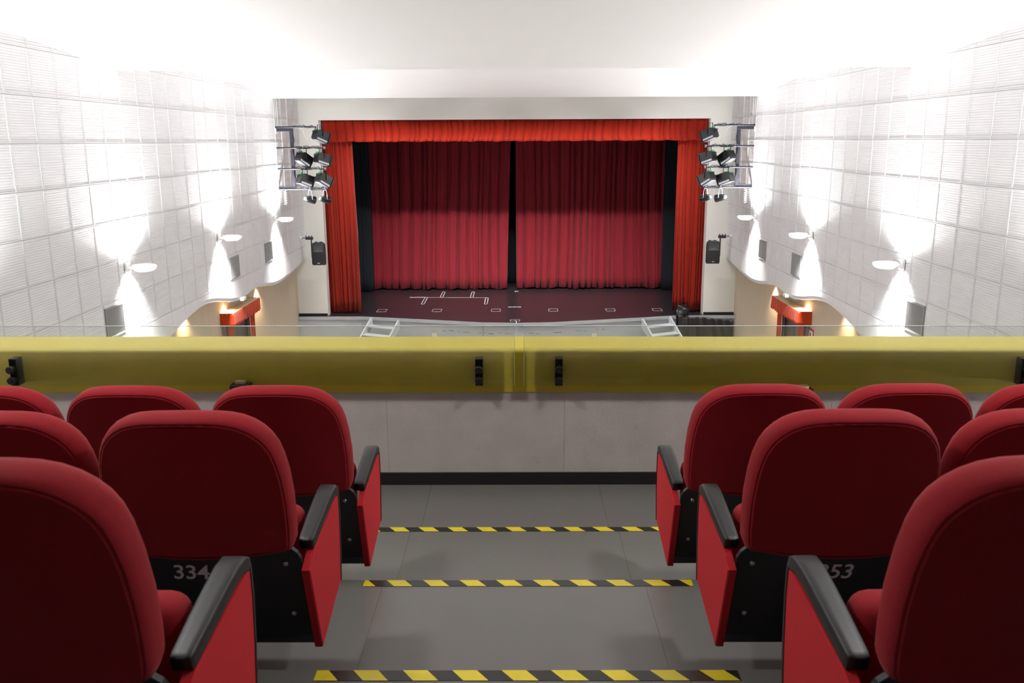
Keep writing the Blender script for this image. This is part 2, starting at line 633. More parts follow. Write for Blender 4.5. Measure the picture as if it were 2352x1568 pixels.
# ------------------------------------------------------------------ proscenium wall and stage
PX0, PX1, PZT = -5.54, 5.385, .576
PT = .30
fw = MB()
fw.box(XLL, PX0, YP, YP + PT, ZS, TOP)
fw.box(PX1, XRL, YP, YP + PT, ZS, TOP)
fw.box(PX0, PX1, YP, YP + PT, PZT, TOP)
tag(fw.build('wall_proscenium', M['cream_wall']), 'cream wall framing the stage opening', kind='structure')
tag(MB().box(XLL, PX0 - .02, YP - .02, YP - .001, ZS + .002, ZS + .068).build('baseboard_left', M['black_base']), 'black skirting at the left pier', kind='structure')
tag(MB().box(PX1 + .02, XRL, YP - .02, YP - .001, ZS + .002, ZS + .068).build('baseboard_right', M['black_base']), 'black skirting at the right pier', kind='structure')

AP = [(XLL, 25.22), (-4.56, 25.22), (-3.25, 24.90), (-.98, 24.29), (0, 24.22), (1.0, 24.30), (3.45, 24.90), (4.60, 25.22), (XRL, 25.22)]
st = MB()
ring = AP + [(XRL, 31.6), (XLL, 31.6)]
n = len(ring)
st.add([(x, y, ZS) for x, y in ring] + [(x, y, ZS - .04) for x, y in ring],
       [tuple(range(n)), tuple(range(2 * n - 1, n - 1, -1))] + [(i, (i + 1) % n, n + (i + 1) % n, n + i) for i in range(n)])
tag(st.build('floor_stage', M['stage_floor']), 'dark glossy stage floor', kind='structure')
apw = MB()
v, f = [], []
for x, y in AP:
    v += [(x, y - .012, ZS - .001), (x, y - .012, ZS - .10), (x, y + .02, ZS - .10), (x, y + .02, ZH), (x, y + .3, ZH), (x, y + .3, ZS - .001)]
for i in range(len(AP) - 1):
    for k in range(6):
        a, b = 6 * i + k, 6 * i + (k + 1) % 6
        f.append((a, b, b + 6, a + 6))
apw.add(v, f)
apw = tag(apw.build('wall_apron', M['apron']), 'light grey stage front', kind='structure')
# joints and scuffs on the apron
random.seed(3)
for xj in (-.98,):
    yj = lerp_table(AP, xj)
    MB().box(xj - .006, xj + .006, yj + .012, yj + .0195, ZS - .95, ZS - .11).build('joint_strip', M['scuff'], apw)
x = -2.15
while x < 2.75:
    l = random.uniform(.05, .22)
    yj = min(lerp_table(AP, x), lerp_table(AP, x + l))
    slope = (x - .3) * (.045 if x < 0 else .012)
    zc = ZS - .30 + .012 * math.sin(9 * x) - .03 * (1 - abs(x) / 2.5)
    if random.random() < .75:
        MB().add([(x, lerp_table(AP, x) + .016, zc), (x + l, lerp_table(AP, x + l) + .016, zc + random.uniform(-.01, .012)),
                  (x + l, lerp_table(AP, x + l) + .016, zc + .016), (x, lerp_table(AP, x) + .016, zc + .013)], [(0, 1, 2, 3)]).build('scuff_mark', M['scuff'], apw)
    x += l + random.uniform(.02, .12)
# stage box
bx_ = MB()
bx_.box(XLL - .1, XLL, YP + PT, 31.7, ZS, TOP + .5)
tag(bx_.build('wall_stage_left', M['black_drape']), 'black stage side wall', kind='structure')
tag(MB().box(XRL, XRL + .1, YP + PT, 31.7, ZS, TOP + .5).build('wall_stage_right', M['black_drape']), 'black stage side wall', kind='structure')
tag(MB().box(XLL, XRL, 31.6, 31.7, ZS, TOP + .5).build('wall_stage_back', M['black_drape']), 'black stage back wall', kind='structure')
tag(MB().box(XLL, XRL, YP + PT, 31.7, TOP + .4, TOP + .5).build('ceiling_stage', M['black_drape']), 'black stage ceiling', kind='structure')


# ------------------------------------------------------------------ curtains
def pleat(seed, n):
    """an irregular row of round folds with narrow valleys: returns f(t) in 0..1 for t in 0..n"""
    r = random.Random(seed)
    kn = [0.0]
    while kn[-1] < n + 2:
        kn.append(kn[-1] + r.choice((.55, .8, 1.0, 1.25, 1.5)) * r.uniform(.85, 1.15))
    ht = [r.uniform(.45, 1.0) for _ in kn]
    lean = [r.uniform(.8, 1.3) for _ in kn]

    def f(t):
        t = max(0.0, t + .3)
        for i in range(len(kn) - 1):
            if t <= kn[i + 1]:
                u = ((t - kn[i]) / (kn[i + 1] - kn[i])) ** lean[i]
                return ht[i] * math.sqrt(max(0, 1 - (2 * u - 1) ** 2)) ** .7
        return 0
    return f


def curtain(name, label, cat, x0, x1, y, z0, z1, n, amp, m, seed, xt0=None, xt1=None, hem=.0, group=None, th=.006, rows=14, ang=0.0, gather=0.0, lift=None):
    """hangs from z1 to z0; x0..x1 is the hem, xt0..xt1 the heading"""
    xt0 = x0 if xt0 is None else xt0
    xt1 = x1 if xt1 is None else xt1
    f1, f2 = pleat(seed, n), pleat(seed + 50, n * 2)
    nx = n * 14
    r = random.Random(seed)
    ph = [r.uniform(0, 6) for _ in range(4)]
    v_, fc = [], []
    for j in range(rows + 1):
        q = j / rows                       # 0 top .. 1 hem
        for i in range(nx + 1):
            t = i / nx
            xa = xt0 + (xt1 - xt0) * t
            xb = x0 + (x1 - x0) * t
            sway = .25 * math.sin(3 * q + ph[0] + 5 * t) * q / n
            fo = f1((t + sway) * n)
            fi = f2((t + sway) * 2 * n)
            a = amp * (.55 + .45 * q)
            yy = y - a * fo - a * .18 * fi + ang * (t - .5)
            xx = xa + (xb - xa) * q + .012 * math.sin(40 * t + ph[1]) * q
            zz = z1 + (z0 - z1) * q
            if j == rows:
                zz += hem * (math.sin(11 * t * n / 6 + ph[2]) * .6 + math.sin(23 * t * n / 6 + ph[3]) * .4) + hem
            if lift:
                zz += lift(t, q)
            v_.append((xx, yy, zz))
    for j in range(rows):
        for i in range(nx):
            a = j * (nx + 1) + i
            fc.append((a, a + 1, a + nx + 2, a + nx + 1))
    mb = MB()
    mb.add(v_, fc)
    o = mb.build(name, m, smooth=True)
    md = o.modifiers.new('thickness', 'SOLIDIFY')
    md.thickness = th
    tag(o, label, cat, group)
    return o


curtain('stage_curtain', 'dark crimson main curtain half left of the black gap on stage', 'curtain', -4.95, -.36, 30.12, ZS + .01, .85, 18, .40, M['crimson'], 11,
        xt0=-4.95, xt1=-.20, hem=.03, group='main stage curtain halves')
curtain('stage_curtain', 'dark crimson main curtain half right of the black gap on stage', 'curtain', -.035, 4.95, 30.22, ZS + .02, .85, 19, .40, M['crimson'], 12,
        xt0=-.06, xt1=4.95, hem=.03, group='main stage curtain halves')
curtain('black_leg_drape', 'black side drape between the left orange curtain and crimson curtain', 'drape', -6.3, -4.86, 29.35, ZS + .01, 1.3, 9, .06, M['black_drape'], 21, hem=.01, ang=.5)
curtain('black_leg_drape', 'black side drape between the right orange curtain and crimson curtain', 'drape', 4.85, 6.2, 29.5, ZS + .01, 1.3, 8, .06, M['black_drape'], 22, hem=.01, ang=-.5)
curtain('black_backdrop', 'black backdrop seen in the gap of the crimson curtain', 'drape', -2, 2, 31.3, ZS + .01, 1.3, 10, .05, M['black_drape'], 23)
curtain('side_curtain', 'orange-red gathered side curtain at the left of the stage opening', 'curtain', PX0 - .15, -4.63, 25.92, ZS + .02, .5, 9, .24, M['curtain'], 31,
        xt0=PX0 - .15, xt1=-4.72, hem=.012)


def bunch(t, q):
    return max(0, (q - .9) / .1) * .26 * math.exp(-((t - .36) / .11) ** 2)


curtain('side_curtain', 'orange-red gathered side curtain at the right, hem caught up on black sheeting', 'curtain', 4.55, PX1 + .15, 25.92, ZS + .04, .5, 8, .24, M['curtain'], 32,
        xt0=4.58, xt1=PX1 + .15, hem=.012, lift=bunch)
curtain('stage_valance', 'pleated orange-red valance across the top of the stage opening', 'valance', PX0 + .02, PX1 - .02, 25.74, -.03, .572, 50, .17, M['curtain'], 41, hem=.012, rows=6)

# ------------------------------------------------------------------ marks on the stage floor
def mark_outline(x, y, wx, wy, label, thick=.015, skew=0.0, grp='white tape marks on the stage floor'):
    root = empty('tape_mark', (x, y, ZS))
    tag(root, label, 'tape mark', grp)
    t = thick
    for (a, b, c_, d) in [(-wx / 2, wx / 2, -wy / 2, -wy / 2 + t * 1.6), (-wx / 2, wx / 2, wy / 2 - t * 1.6, wy / 2),
                          (-wx / 2, -wx / 2 + t, -wy / 2, wy / 2), (wx / 2 - t, wx / 2, -wy / 2, wy / 2)]:
        MB().box(a, b, c_, d, .0005, .003).build('tape_strip', M['chalk'], root)


def mark_line(x0, y0, x1, y1, wd, label, name='tape_line'):
    d = Vector((x1 - x0, y1 - y0, 0))
    nrm = Vector((-d.y, d.x, 0)).normalized() * wd / 2
    a, b = Vector((x0, y0, ZS + .0005)), Vector((x1, y1, ZS + .0005))
    up = Vector((0, 0, .0025))
    m = MB()
    m.loft([[a - nrm, a + nrm, a + nrm + up, a - nrm + up], [b - nrm, b + nrm, b + nrm + up, b - nrm + up]])
    o = m.build(name, M['chalk'])
    tag(o, label, 'tape mark', 'white tape marks on the stage floor')


RAYS = [(-4.09, 26.1, 'white outlined rectangle on stage floor nearest the left orange curtain'),
        (-2.43, 26.1, 'white outlined rectangle on stage floor, second from the left curtain'),
        (-.66, 26.1, 'white outlined rectangle on stage floor just left of the black gap'),
        (1.06, 26.1, 'white outlined rectangle on stage floor just right of the black gap'),
        (2.78, 26.1, 'white outlined rectangle on stage floor, second from the right curtain'),
        (4.18, 26.1, 'white outlined rectangle on stage floor nearest the right orange curtain')]
for x, y, lb in RAYS:
    mark_outline(x, y, .28, .42, lb)
mark_outline(-.08, 24.55, .28, .24, 'white outlined rectangle at the centre of the stage front edge', .014)

mark_line(-3.52, 28.38, -3.0, 28.40, .10, 'faint broken white tape at the left end of the T-shaped stage mark')
mark_line(-3.0, 28.36, -.97, 28.28, .03, 'long straight white tape line lying across the stage left of centre')
for (a, b, c_, d, lb) in [(-2.975, 28.40, -2.99, 27.13, 'white tape leg pointing to the audience at the left of the long stage tape line'),
                          (-2.488, 29.45, -2.49, 28.36, 'white tape leg pointing upstage at the left of the long stage tape line'),
                          (-1.502, 29.43, -1.54, 28.32, 'white tape leg pointing upstage at the right of the long stage tape line'),
                          (-1.0, 28.27, -1.02, 27.09, 'white tape leg pointing to the audience at the right of the long stage tape line')]:
    root = empty('tape_mark', (a, (b + d) / 2, ZS))
    tag(root, lb, 'tape mark', 'white tape marks on the stage floor')
    l = abs(b - d) / 2
    for (p0, p1, q0, q1) in [(-.055, -.030, -l, l), (.030, .055, -l, l), (-.055, .055, -l, -l + .05), (-.055, .055, l - .05, l)]:
        MB().box(p0, p1, q0, q1, .0005, .003).build('tape_strip', M['chalk'], root)
root = tag(empty('tape_mark', (-.10, 26.62, ZS)), 'dashed white tape line at the stage centre in front of the gap', 'tape mark', 'white tape marks on the stage floor')
for a in (-.2, -.06, .08):
    MB().box(a, a + .12, -.05, .05, .0005, .003).build('tape_strip', M['chalk'], root)
bow = MB().prism([(-.055, -.10), (0, -.03), (.055, -.10), (.055, .10), (0, .03), (-.055, .10)], 2, ZS + .0005, ZS + .004)
o = bow.build('tape_mark', M['chalk'])
o.location = (-.048, 29.49, 0)
tag(o, 'small white bow-tie tape mark under the gap of the crimson curtain', 'tape mark', 'white tape marks on the stage floor')
o = MB().tube([(-.09, 24.47, ZS + .01), (-.05, 24.36, ZS + .02), (-.045, 24.26, ZS + .015), (-.05, 24.2, ZS - .03)], .012).build('cable_end', M['cable'], smooth=True)
tag(o, 'short white cable end hanging over the middle of the stage edge', 'cable')


# ------------------------------------------------------------------ stage stairs, notices, black sheeting
def stairs(x, y, rz, label):
    root = empty('stage_stairs', (x, y, ZH), rz)
    tag(root, label, 'stairs', 'grey stairs up to the stage')
    H = ZS - ZH
    nst = 5
    run, rise = .25, H / nst
    for sx in (-.46, .46):
        p = [(0, H), (-.05, H), (-nst * run - .04, .02), (-nst * run - .04, 0), (-nst * run + .14, 0), (0, H - .25)]
        MB().prism(p, 0, sx - .022, sx + .022).build('stringer', M['stair'], root)
    for i in range(1, nst):
        z = H - i * rise
        MB().bbox(-.438, .438, -i * run - .06, -i * run + .19, z - .03, z, .004, 1).build('tread', M['stair'], root)
    return root


stairs(-3.80, 24.85, math.radians(-25), 'grey wooden stairs up to the stage at the left')
stairs(3.96, 24.92, math.radians(25), 'grey wooden stairs up to the stage beside the black sheeting')
for x, lb in ((-2.39, 'small cream paper notice on the stage front, left of centre'), (2.17, 'small cream paper notice on the stage front, right of centre')):
    y = lerp_table(AP, x)
    sl = (lerp_table(AP, x + .05) - lerp_table(AP, x - .05)) / .1
    root = empty('paper_notice', (x, y + .014, -5.41), math.atan(sl))
    tag(root, lb, 'notice', 'paper notices on the stage front')
    MB().box(-.065, .065, -.003, 0, -.045, .045).build('sheet', M['paper'], root)
    for k, wd in ((.012, .035), (-.012, .03)):
        MB().box(-wd, wd, -.0045, -.003, k - .005, k + .005).build('print_line', M['door_frame'], root)

# black plastic sheeting: a heap on the stage edge and a draped sheet
bmh = bmesh.new()
bmesh.ops.create_icosphere(bmh, subdivisions=4, radius=1)
rr = random.Random(5)
dirs = [Vector((rr.uniform(-1, 1), rr.uniform(-1, 1), rr.uniform(-1, 1))).normalized() for _ in range(26)]
for vv in bmh.verts:
    nrm = vv.co.normalized()
    d = 1 + sum(.10 * math.sin(6 * nrm.dot(q) + i) for i, q in enumerate(dirs[:7])) * .7 + .05 * math.sin(23 * nrm.x + 11 * nrm.z)
    vv.co = Vector((nrm.x * .21 * d, nrm.y * .20 * d, max(-.0, .12 + nrm.z * .19 * d)))
root = empty('plastic_sheeting', (4.76, 25.30, ZS))
tag(root, 'crumpled black plastic sheeting heaped on the stage edge and draped down its front', 'sheeting')
MB().bm(bmh).build('heap', M['bag'], root, smooth=True)
v, f = [], []
nx, nz = 90, 16
for j in range(nz + 1):
    q = j / nz
    for i in range(nx + 1):
        t = i / nx
        x = -.14 + 1.62 * t + .05 * q * (1 - t)
        fan = math.sin((t * 46) * (1 - .25 * q) + 2.5 * q) * .5 + math.sin(t * 19 + 4 * q + 1) * .5
        amp = .012 + .035 * q
        y = -.12 - .05 - .03 * q - amp * fan - (.05 if t < .18 else 0) * (1 - q)
        z = -.03 + .05 * (t < .10) - .93 * q + .05 * math.sin(5 * t) * (1 - q) - .05 * (1 - q) * (t > .12)
        v.append((x, y, z))
for j in range(nz):
    for i in range(nx):
        a = j * (nx + 1) + i
        f.append((a, a + 1, a + nx + 2, a + nx + 1))
o = MB().add(v, f).build('draped_sheet', M['bag'], root, smooth=True)
o.modifiers.new('thickness', 'SOLIDIFY').thickness = .006
MB().prism([(-.10, -.30), (.0, -.30), (.05, -.02), (.02, .06), (-.06, .05), (-.14, -.05)], 0, -.16, .18).build('folded_flap', M['bag'], root)


# ------------------------------------------------------------------ seats
def seat_outline(n=15):
    """half outline (x, h below the top) of the backrest from the top centre to the bottom centre"""
    tab = [(0, 0), (.045, .0008), (.09, .0035), (.13, .010), (.165, .022), (.195, .040), (.220, .063), (.240, .090), (.255, .122), (.266, .165), (.274, .22),
           (.279, .30), (.278, .39), (.274, .442), (.264, .466), (.244, .473), (.16, .475), (.08, .476), (0, .476)]
    right = tab
    left = [(-x, h) for x, h in tab[1:-1]][::-1]
    return right + left


def make_seat(m, number=None, mid=False):
    """m = +1: armrest side towards +x (left block), -1: towards -x. Origin on the floor below the back panel."""
    root = empty('theatre_seat', (0, 0, 0))
    out_ = seat_outline()
    nO = len(out_)
    # offset normals of the outline
    nr = []
    for i in range(nO):
        a, b = Vector(out_[i - 1]), Vector(out_[(i + 1) % nO])
        t = (b - a).normalized()
        nn = Vector((t.y, -t.x))
        if nn.dot(Vector(out_[i]) - Vector((0, .25))) > 0:
            nn = -nn
        nr.append(nn)
    top = Vector((0, -.150, 1.024))
    dn = Vector((0, .083, -.474)).normalized()
    fwd = Vector((0, .474, .083)).normalized()

    def P(x, h, t):
        bend = -.048 * (1 - (x / .28) ** 2)
        return top + Vector((x, 0, 0)) + dn * h + fwd * (t + bend)

    def ring(ins, t):
        return [P(out_[i][0] + nr[i].x * ins, out_[i][1] + nr[i].y * ins, t) for i in range(nO)]

    def shrink(ins, t, k):
        r = []
        for i in range(nO):
            x, h = out_[i][0] + nr[i].x * ins, out_[i][1] + nr[i].y * ins
            r.append(P(x * k, .25 + (h - .25) * k, t))
        return r
    m1 = MB()
    rings = [shrink(.055, .092, k) for k in (.02, .35, .7)]
    rings += [ring(.055, .092), ring(.032, .080), ring(.015, .062), ring(.005, .042), ring(0, .022), ring(0, .005), ring(.002, -.012), ring(.006, -.022), ring(.011, -.028),
              ring(.0145, -.0305), ring(.0158, -.0285)]
    m1.loft(rings, cap1=False)
    m1.build('backrest', M['fabric'], root, smooth=True)
    m2 = MB()
    m2.loft([ring(.0145, -.022), ring(.0152, -.0302), ring(.020, -.0325)], cap0=False, cap1=False)
    half = [(out_[i][0] + nr[i].x * .020, out_[i][1] + nr[i].y * .020) for i in range(2, 15)]
    gv, gf = [], []
    half = [half[0]] + [p for p in half[1:]]
    nc = 16
    for x_, h_ in half:
        for k in range(nc + 1):
            gv.append(P(x_ * (-1 + 2 * k / nc), h_, -.0325))
    for j in range(len(half) - 1):
        for k in range(nc):
            q0 = j * (nc + 1) + k
            gf.append((q0, q0 + 1, q0 + nc + 2, q0 + nc + 1))
    m2.add(gv, gf)
    m2.build('back_cover', M['fabric'], root, smooth=True)
    # black lower back panel
    pa, pb = Vector((0, -.090, .580)), Vector((0, .012, .215))

    def Q(x, k, o_=0.0):
        bend = -.026 * (1 - (x / .28) ** 2)
        p = pa.lerp(pb, k) + Vector((x, bend - o_, 0))
        return p
    bp = MB()
    cols = [-.284 + .568 * i / 12 for i in range(13)]
    kr = [(0, .86), (.10, .97), (.16, 1.0), (.55, 1.0), (1.0, 1.0)]
    nn = len(cols)
    fv = [Q(x * sc, k) for k, sc in kr for x in cols]
    bv = [p + Vector((0, .014, .003)) for p in fv]
    nv = len(fv)
    ff = []
    for j in range(len(kr) - 1):
        for i in range(nn - 1):
            q0 = j * nn + i
            ff += [(q0, q0 + 1, q0 + nn + 1, q0 + nn), (nv + q0, nv + q0 + nn, nv + q0 + nn + 1, nv + q0 + 1)]
        for i in (0, nn - 1):
            q0 = j * nn + i
            ff.append((q0, q0 + nn, nv + q0 + nn, nv + q0))
    for j in (0, len(kr) - 1):
        for i in range(nn - 1):
            q0 = j * nn + i
            ff.append((q0, q0 + 1, nv + q0 + 1, nv + q0))
    bp.add(fv + bv, ff)
    bpo = bp.build('back_panel', M['black_plastic'], root)
    kp = MB()
    kp.prism([(.017, .214), (.042, .168), (.055, .168), (.04, .214)], 0, -.284, .284)
    kp.build('kick_strip', M['black_plastic'], root)
    for sx in (-.238, .238):
        for k in (.20, .74):
            c0 = Q(sx, k, .0)
            MB().loft([[(c0.x + r * math.cos(2 * PI * i / 10), c0.y + yy, c0.z + r * math.sin(2 * PI * i / 10)) for i in range(10)]
                       for r, yy in ((.008, .003), (.008, -.002), (.0055, -.005), (.001, -.006))]).build('screw', M['screw'], bpo, smooth=True)
    # side support with fabric facing
    xo = (.284 if mid else .3135) * m                      # outer face (seat centre to aisle face)
    xi = xo - .026 * m
    kite = [(.020, .166), (.330, .236), (.347, .36), (.356, .48), (.352, .555), (-.005, .522), (-.090, .490)]
    sd = MB()
    sd.prism(kite, 0, min(xi, xo - .004 * m), max(xi, xo - .004 * m))
    sdo = sd.build('side_panel', M['fabric_side'], root)
    ks = []
    cx = sum(p[0] for p in kite) / len(kite)
    cz = sum(p[1] for p in kite) / len(kite)
    for y, z in kite:
        ks.append((cx + (y - cx) * .985, cz + (z - cz) * .985))
    a = [(xo - .004 * m, y, z) for y, z in kite]
    b = [(xo, y, z) for y, z in ks]
    MB().loft([a, b]).build('fabric_facing', M['fabric_side'], sdo)
    # black edging down the front of the side support
    ed = MB()
    path = [(.362, .555), (.366, .48), (.357, .36), (.339, .236)]
    for (y0, z0), (y1, z1) in zip(path, path[1:]):
        ed.loft([[(xi - .002 * m, y0 - .010, z0), (xo + .002 * m, y0 - .010, z0), (xo + .002 * m, y0, z0), (xi - .002 * m, y0, z0)],
                 [(xi - .002 * m, y1 - .010, z1), (xo + .002 * m, y1 - .010, z1), (xo + .002 * m, y1, z1), (xi - .002 * m, y1, z1)]])
    ed.build('edging', M['arm_plastic'], sdo)
    # armrest: rounded pad that curls down at the front
    prof = [(-.014, .5395, .0195, .016), (-.011, .5405, .022, .0190), (.002, .5425, .0235, .0205), (.10, .5590, .026, .0205), (.20, .5745, .0275, .020), (.275, .5835, .0285, .0195),
            (.322, .5815, .0285, .019), (.348, .569, .028, .017), (.362, .550, .026, .012), (.366, .530, .022, .006)]
    rings = []
    for i, (y, z, hw, hh) in enumerate(prof):
        y0, z0 = prof[max(i - 1, 0)][:2]
        y1, z1 = prof[min(i + 1, len(prof) - 1)][:2]
        t = Vector((0, y1 - y0, z1 - z0)).normalized()
        up = Vector((0, -t.z, t.y))
        xc = xo - .0265 * m
        r_ = []
        for kx, ky in [(-1, -.7), (-1, .60), (-.95, .86), (-.82, .98), (-.3, 1.0), (.3, 1.0), (.82, .98), (.95, .86), (1, .60), (1, -.7), (.92, -.98), (-.92, -.98)]:
            r_.append(Vector((xc + kx * hw, y, z)) + up * (ky * hh))
        rings.append(r_)
    MB().loft(rings).build('armrest', M['arm_plastic'], root, smooth=True, angle=60)
    # tip-up seat, folded
    cu = MB()
    bmq = bmesh.new()
    bmesh.ops.create_cube(bmq, size=1)
    bmesh.ops.subdivide_edges(bmq, edges=list(bmq.edges), cuts=1)
    for vv in bmq.verts:
        vv.co = Vector((vv.co.x * .49, vv.co.y * .125, vv.co.z * .43))
    bmesh.ops.bevel(bmq, geom=[e for e in bmq.edges if e.calc_face_angle(0) > .5], offset=.05, segments=4, affect='EDGES', profile=.5)
    cu.bm(bmq, Matrix.Translation((0, .135, .382)) @ Matrix.Rotation(math.radians(-6), 4, 'X'))
    cu.build('seat_cushion', M['fabric'], root, smooth=True, angle=50)
    pn = MB().bbox(-.225, .225, .195, .215, .21, .56, .008)
    pn.build('seat_pan', M['black_plastic'], root)
    lg = MB()
    lg.box(-.22, .22, .075, .125, .18, .22)
    lg.build('seat_beam', M['black_plastic'], root)
    pd = MB()
    xl = -.10 * m
    pd.box(xl - .03, xl + .03, .07, .13, .012, .20)
    pd.bbox(xl - .06, xl + .06, .03, .20, .0, .014, .004, 1)
    pd.build('pedestal', M['black_plastic'], root)
    if number:
        txt, xx = number
        cu_ = bpy.data.curves.new('number', 'FONT')
        cu_.body = txt
        cu_.size = .078
        cu_.align_x = 'CENTER'
        cu_.align_y = 'CENTER'
        cu_.offset = .0006
        cu_.extrude = .0006
        cu_.space_character = .97
        cu_.shear = .12
        to = link('number_src', cu_)
        dg = bpy.context.evaluated_depsgraph_get()
        me = bpy.data.meshes.new_from_object(to.evaluated_get(dg))
        bpy.data.objects.remove(to)
        me.materials.clear()
        me.materials.append(M['number'])
        kk = .265
        c0 = Q(xx, kk)
        tl = math.atan2(pb.y - pa.y, pa.z - pb.z)
        for vt in me.vertices:
            p = Vector((vt.co.x, vt.co.y, vt.co.z))
            w3 = Vector((p.x, p.y * -math.sin(tl), p.y * math.cos(tl)))
            bend = -.026 * (1 - ((xx + p.x) / .28) ** 2) + .026 * (1 - (xx / .28) ** 2)
            vt.co = Vector((c0.x + w3.x, c0.y + w3.y + bend - .0015 - p.z, c0.z + w3.z))
        no = link('painted_number', me, bpo)
        no['label'] = 'pale hand-painted seat number'
    return root


SEATX, SEATP = .945, .563
ROWS = [(3.44, L1 + .006), (2.54, L2 - .006), (1.55, L3 + .028)]
protos = {(-1, True): make_seat(1, mid=True), (1, True): make_seat(-1, mid=True), (-1, False): make_seat(1), (1, False): make_seat(-1)}
used = {}


def place_seat(side, row, k, label, number=None):
    if number:
        o = make_seat(1 if side < 0 else -1, number)
    else:
        key = (side, k > 0)
        p = protos[key]
        o = p if key not in used else copy_tree(p)
        used[key] = True
    y, z = ROWS[row]
    o.location = (side * (SEATX + SEATP * k), y, z)
    tag(o, label, 'seat', 'red theatre seats on the balcony')


place_seat(-1, 0, 1, 'red theatre seat in the front row left, second from the aisle')
place_seat(1, 0, 1, 'red theatre seat in the front row right, second from the aisle')
place_seat(-1, 0, 0, 'red aisle seat with armrest in the front row, left of the aisle', ('13', -.035))
place_seat(1, 0, 0, 'red aisle seat with armrest in the front row, right of the aisle')
place_seat(-1, 0, 2, 'red theatre seat in the front row cut by the left picture edge')
place_seat(1, 0, 2, 'red theatre seat in the front row cut by the right picture edge')
place_seat(-1, 1, 0, 'red middle-row aisle seat left of the aisle, black back painted 334', ('334', -.050))
place_seat(1, 1, 0, 'red middle-row aisle seat right of the aisle, black back painted 353', ('353', .006))
place_seat(-1, 1, 1, 'red seat in the middle row cut by the left picture edge')
place_seat(1, 1, 1, 'red seat in the middle row cut by the right picture edge')
place_seat(-1, 2, 0, 'large red aisle seat nearest the camera at lower left')
place_seat(1, 2, 0, 'large red aisle seat nearest the camera at lower right')

for sd_, nm_ in ((-1, 'left'), (1, 'right')):        # the rows go on past the picture edge
    place_seat(sd_, 0, 3, 'red theatre seat in the front row %s, fourth from the aisle' % nm_)
    place_seat(sd_, 1, 2, 'red theatre seat in the middle row %s, third from the aisle' % nm_)
    place_seat(sd_, 2, 1, 'red theatre seat in the nearest row %s, second from the aisle' % nm_)

# ------------------------------------------------------------------ hazard tapes on the step edges
def hazard(y_edge, z, x0, x1, phase, label, wd=.05, back=.006):
    root = MB()
    yb, ya = y_edge + .012 - back, y_edge + .012 - back - wd
    per, sh = .149, .037
    root.k = 0
    zt = z + .0016
    root.box(x0 + .01, x1 - .01, ya, yb, z + .0002, zt)
    # bevelled stripe polygons as thin slabs printed over the black tape
    root.k = 1
    k = -40
    while True:
        a = phase + k * per
        k += 1
        if a > x1:
            break
        b = a + per * .5
        pts = [(a, yb), (b, yb), (b + sh, ya), (a + sh, ya)]
        if a < x0 + .0 or b + sh > x1:
            # clip to the tape ends
            pts = [(min(max(px, x0 + .002), x1 - .002), py) for px, py in pts]
            if max(p[0] for p in pts) - min(p[0] for p in pts) < .01:
                continue
        root.add([(px, py, zt + .0005) for px, py in pts], [(0, 1, 2, 3)])
    o = root.build('hazard_tape', [M['tape_black'], M['tape_yellow']])
    tag(o, label, 'tape', 'black and yellow tapes across the aisle steps')


hazard(N1, L1, -.80, .80, -.665, 'black and yellow hazard tape on the farthest aisle step edge', .05)
hazard(N2, L2, -.630, .705, -.540, 'black and yellow hazard tape on the middle aisle step edge', .05)
hazard(N3, L3, -.612, .668, -.500, 'black and yellow hazard tape on the aisle step edge nearest the camera', .052)


# ------------------------------------------------------------------ wall sconces
def sconce(s, X, y, label):
    root = empty('wall_sconce', (X, y, -1.90))
    tag(root, label, 'sconce', 'white wall sconces')
    MB().bbox(min(-s * .022, -s * .06), max(-s * .022, -s * .06), -.07, .07, -.08, .08, .006).build('wall_plate', M['sconce'], root)
    MB().tube([(-s * .055, 0, -.01), (-s * .14, 0, -.01)], .022, 10).build('arm', M['sconce'], root)
    # boat-shaped shade, pointed away from the wall, open at the top
    n = 24
    prof = []
    for k in range(n):
        t = 2 * PI * k / n
        cx = math.cos(t)
        sharp = .30 * (abs(cx) ** 1.0) * (1 if cx > 0 else .6)
        prof.append((.27 + (.20 if cx > 0 else .15) * cx + (.03 if cx > .98 else 0), .17 * math.sin(t) * (1 - .25 * max(cx, 0))))
    def rg(k, z):
        return [(-s * (.27 + (a - .27) * k), b * k, z) for a, b in prof]
    MB().loft([rg(.55, -.06), rg(.82, -.035), rg(.96, 0), rg(1.0, .04), rg(.97, .04), rg(.93, .004), rg(.78, -.028), rg(.55, -.048)], cap0=False, cap1=False).build(
        'shade', M['shade'], root, smooth=True, angle=70)
    MB().loft([rg(.92, .022), rg(.92, .026)]).build('diffuser', M['glow'], root)
    MB().loft([rg(.52, -.058), rg(.52, -.054)]).build('lower_diffuser', M['glow'], root)
    lamp('up_light', 'SPOT', (-s * .25, 0, .05), UP_W, root, (1, .985, .97), target=(-s * .50, 0, 1.05), spot_size=math.radians(165), spot_blend=.85, shadow_soft_size=.10)
    lamp('down_light', 'AREA', (-s * .20, 0, -.07), DOWN_W, root, (1, .985, .97), target=(-s * .14, 0, -1.07), shape='ELLIPSE', size=.36, size_y=.36, spread=math.radians(95))


LBL = ['nearest the stage', 'second from the stage', 'third from the stage', 'at the picture edge above the balcony']
for i, y in enumerate(SCONCES + [4.97, .64]):  # last two on each wall are unseen, added to brighten the balcony
    lb = LBL[i] if i < 4 else ['added beyond the picture edge to light the parapet', 'added unseen behind the camera to light the seats'][i - 4]
    sconce(-1, XL, y, 'white boat-shaped sconce on the left panelled wall, ' + lb)
    sconce(1, XR, y, 'white boat-shaped sconce on the right panelled wall, ' + lb)


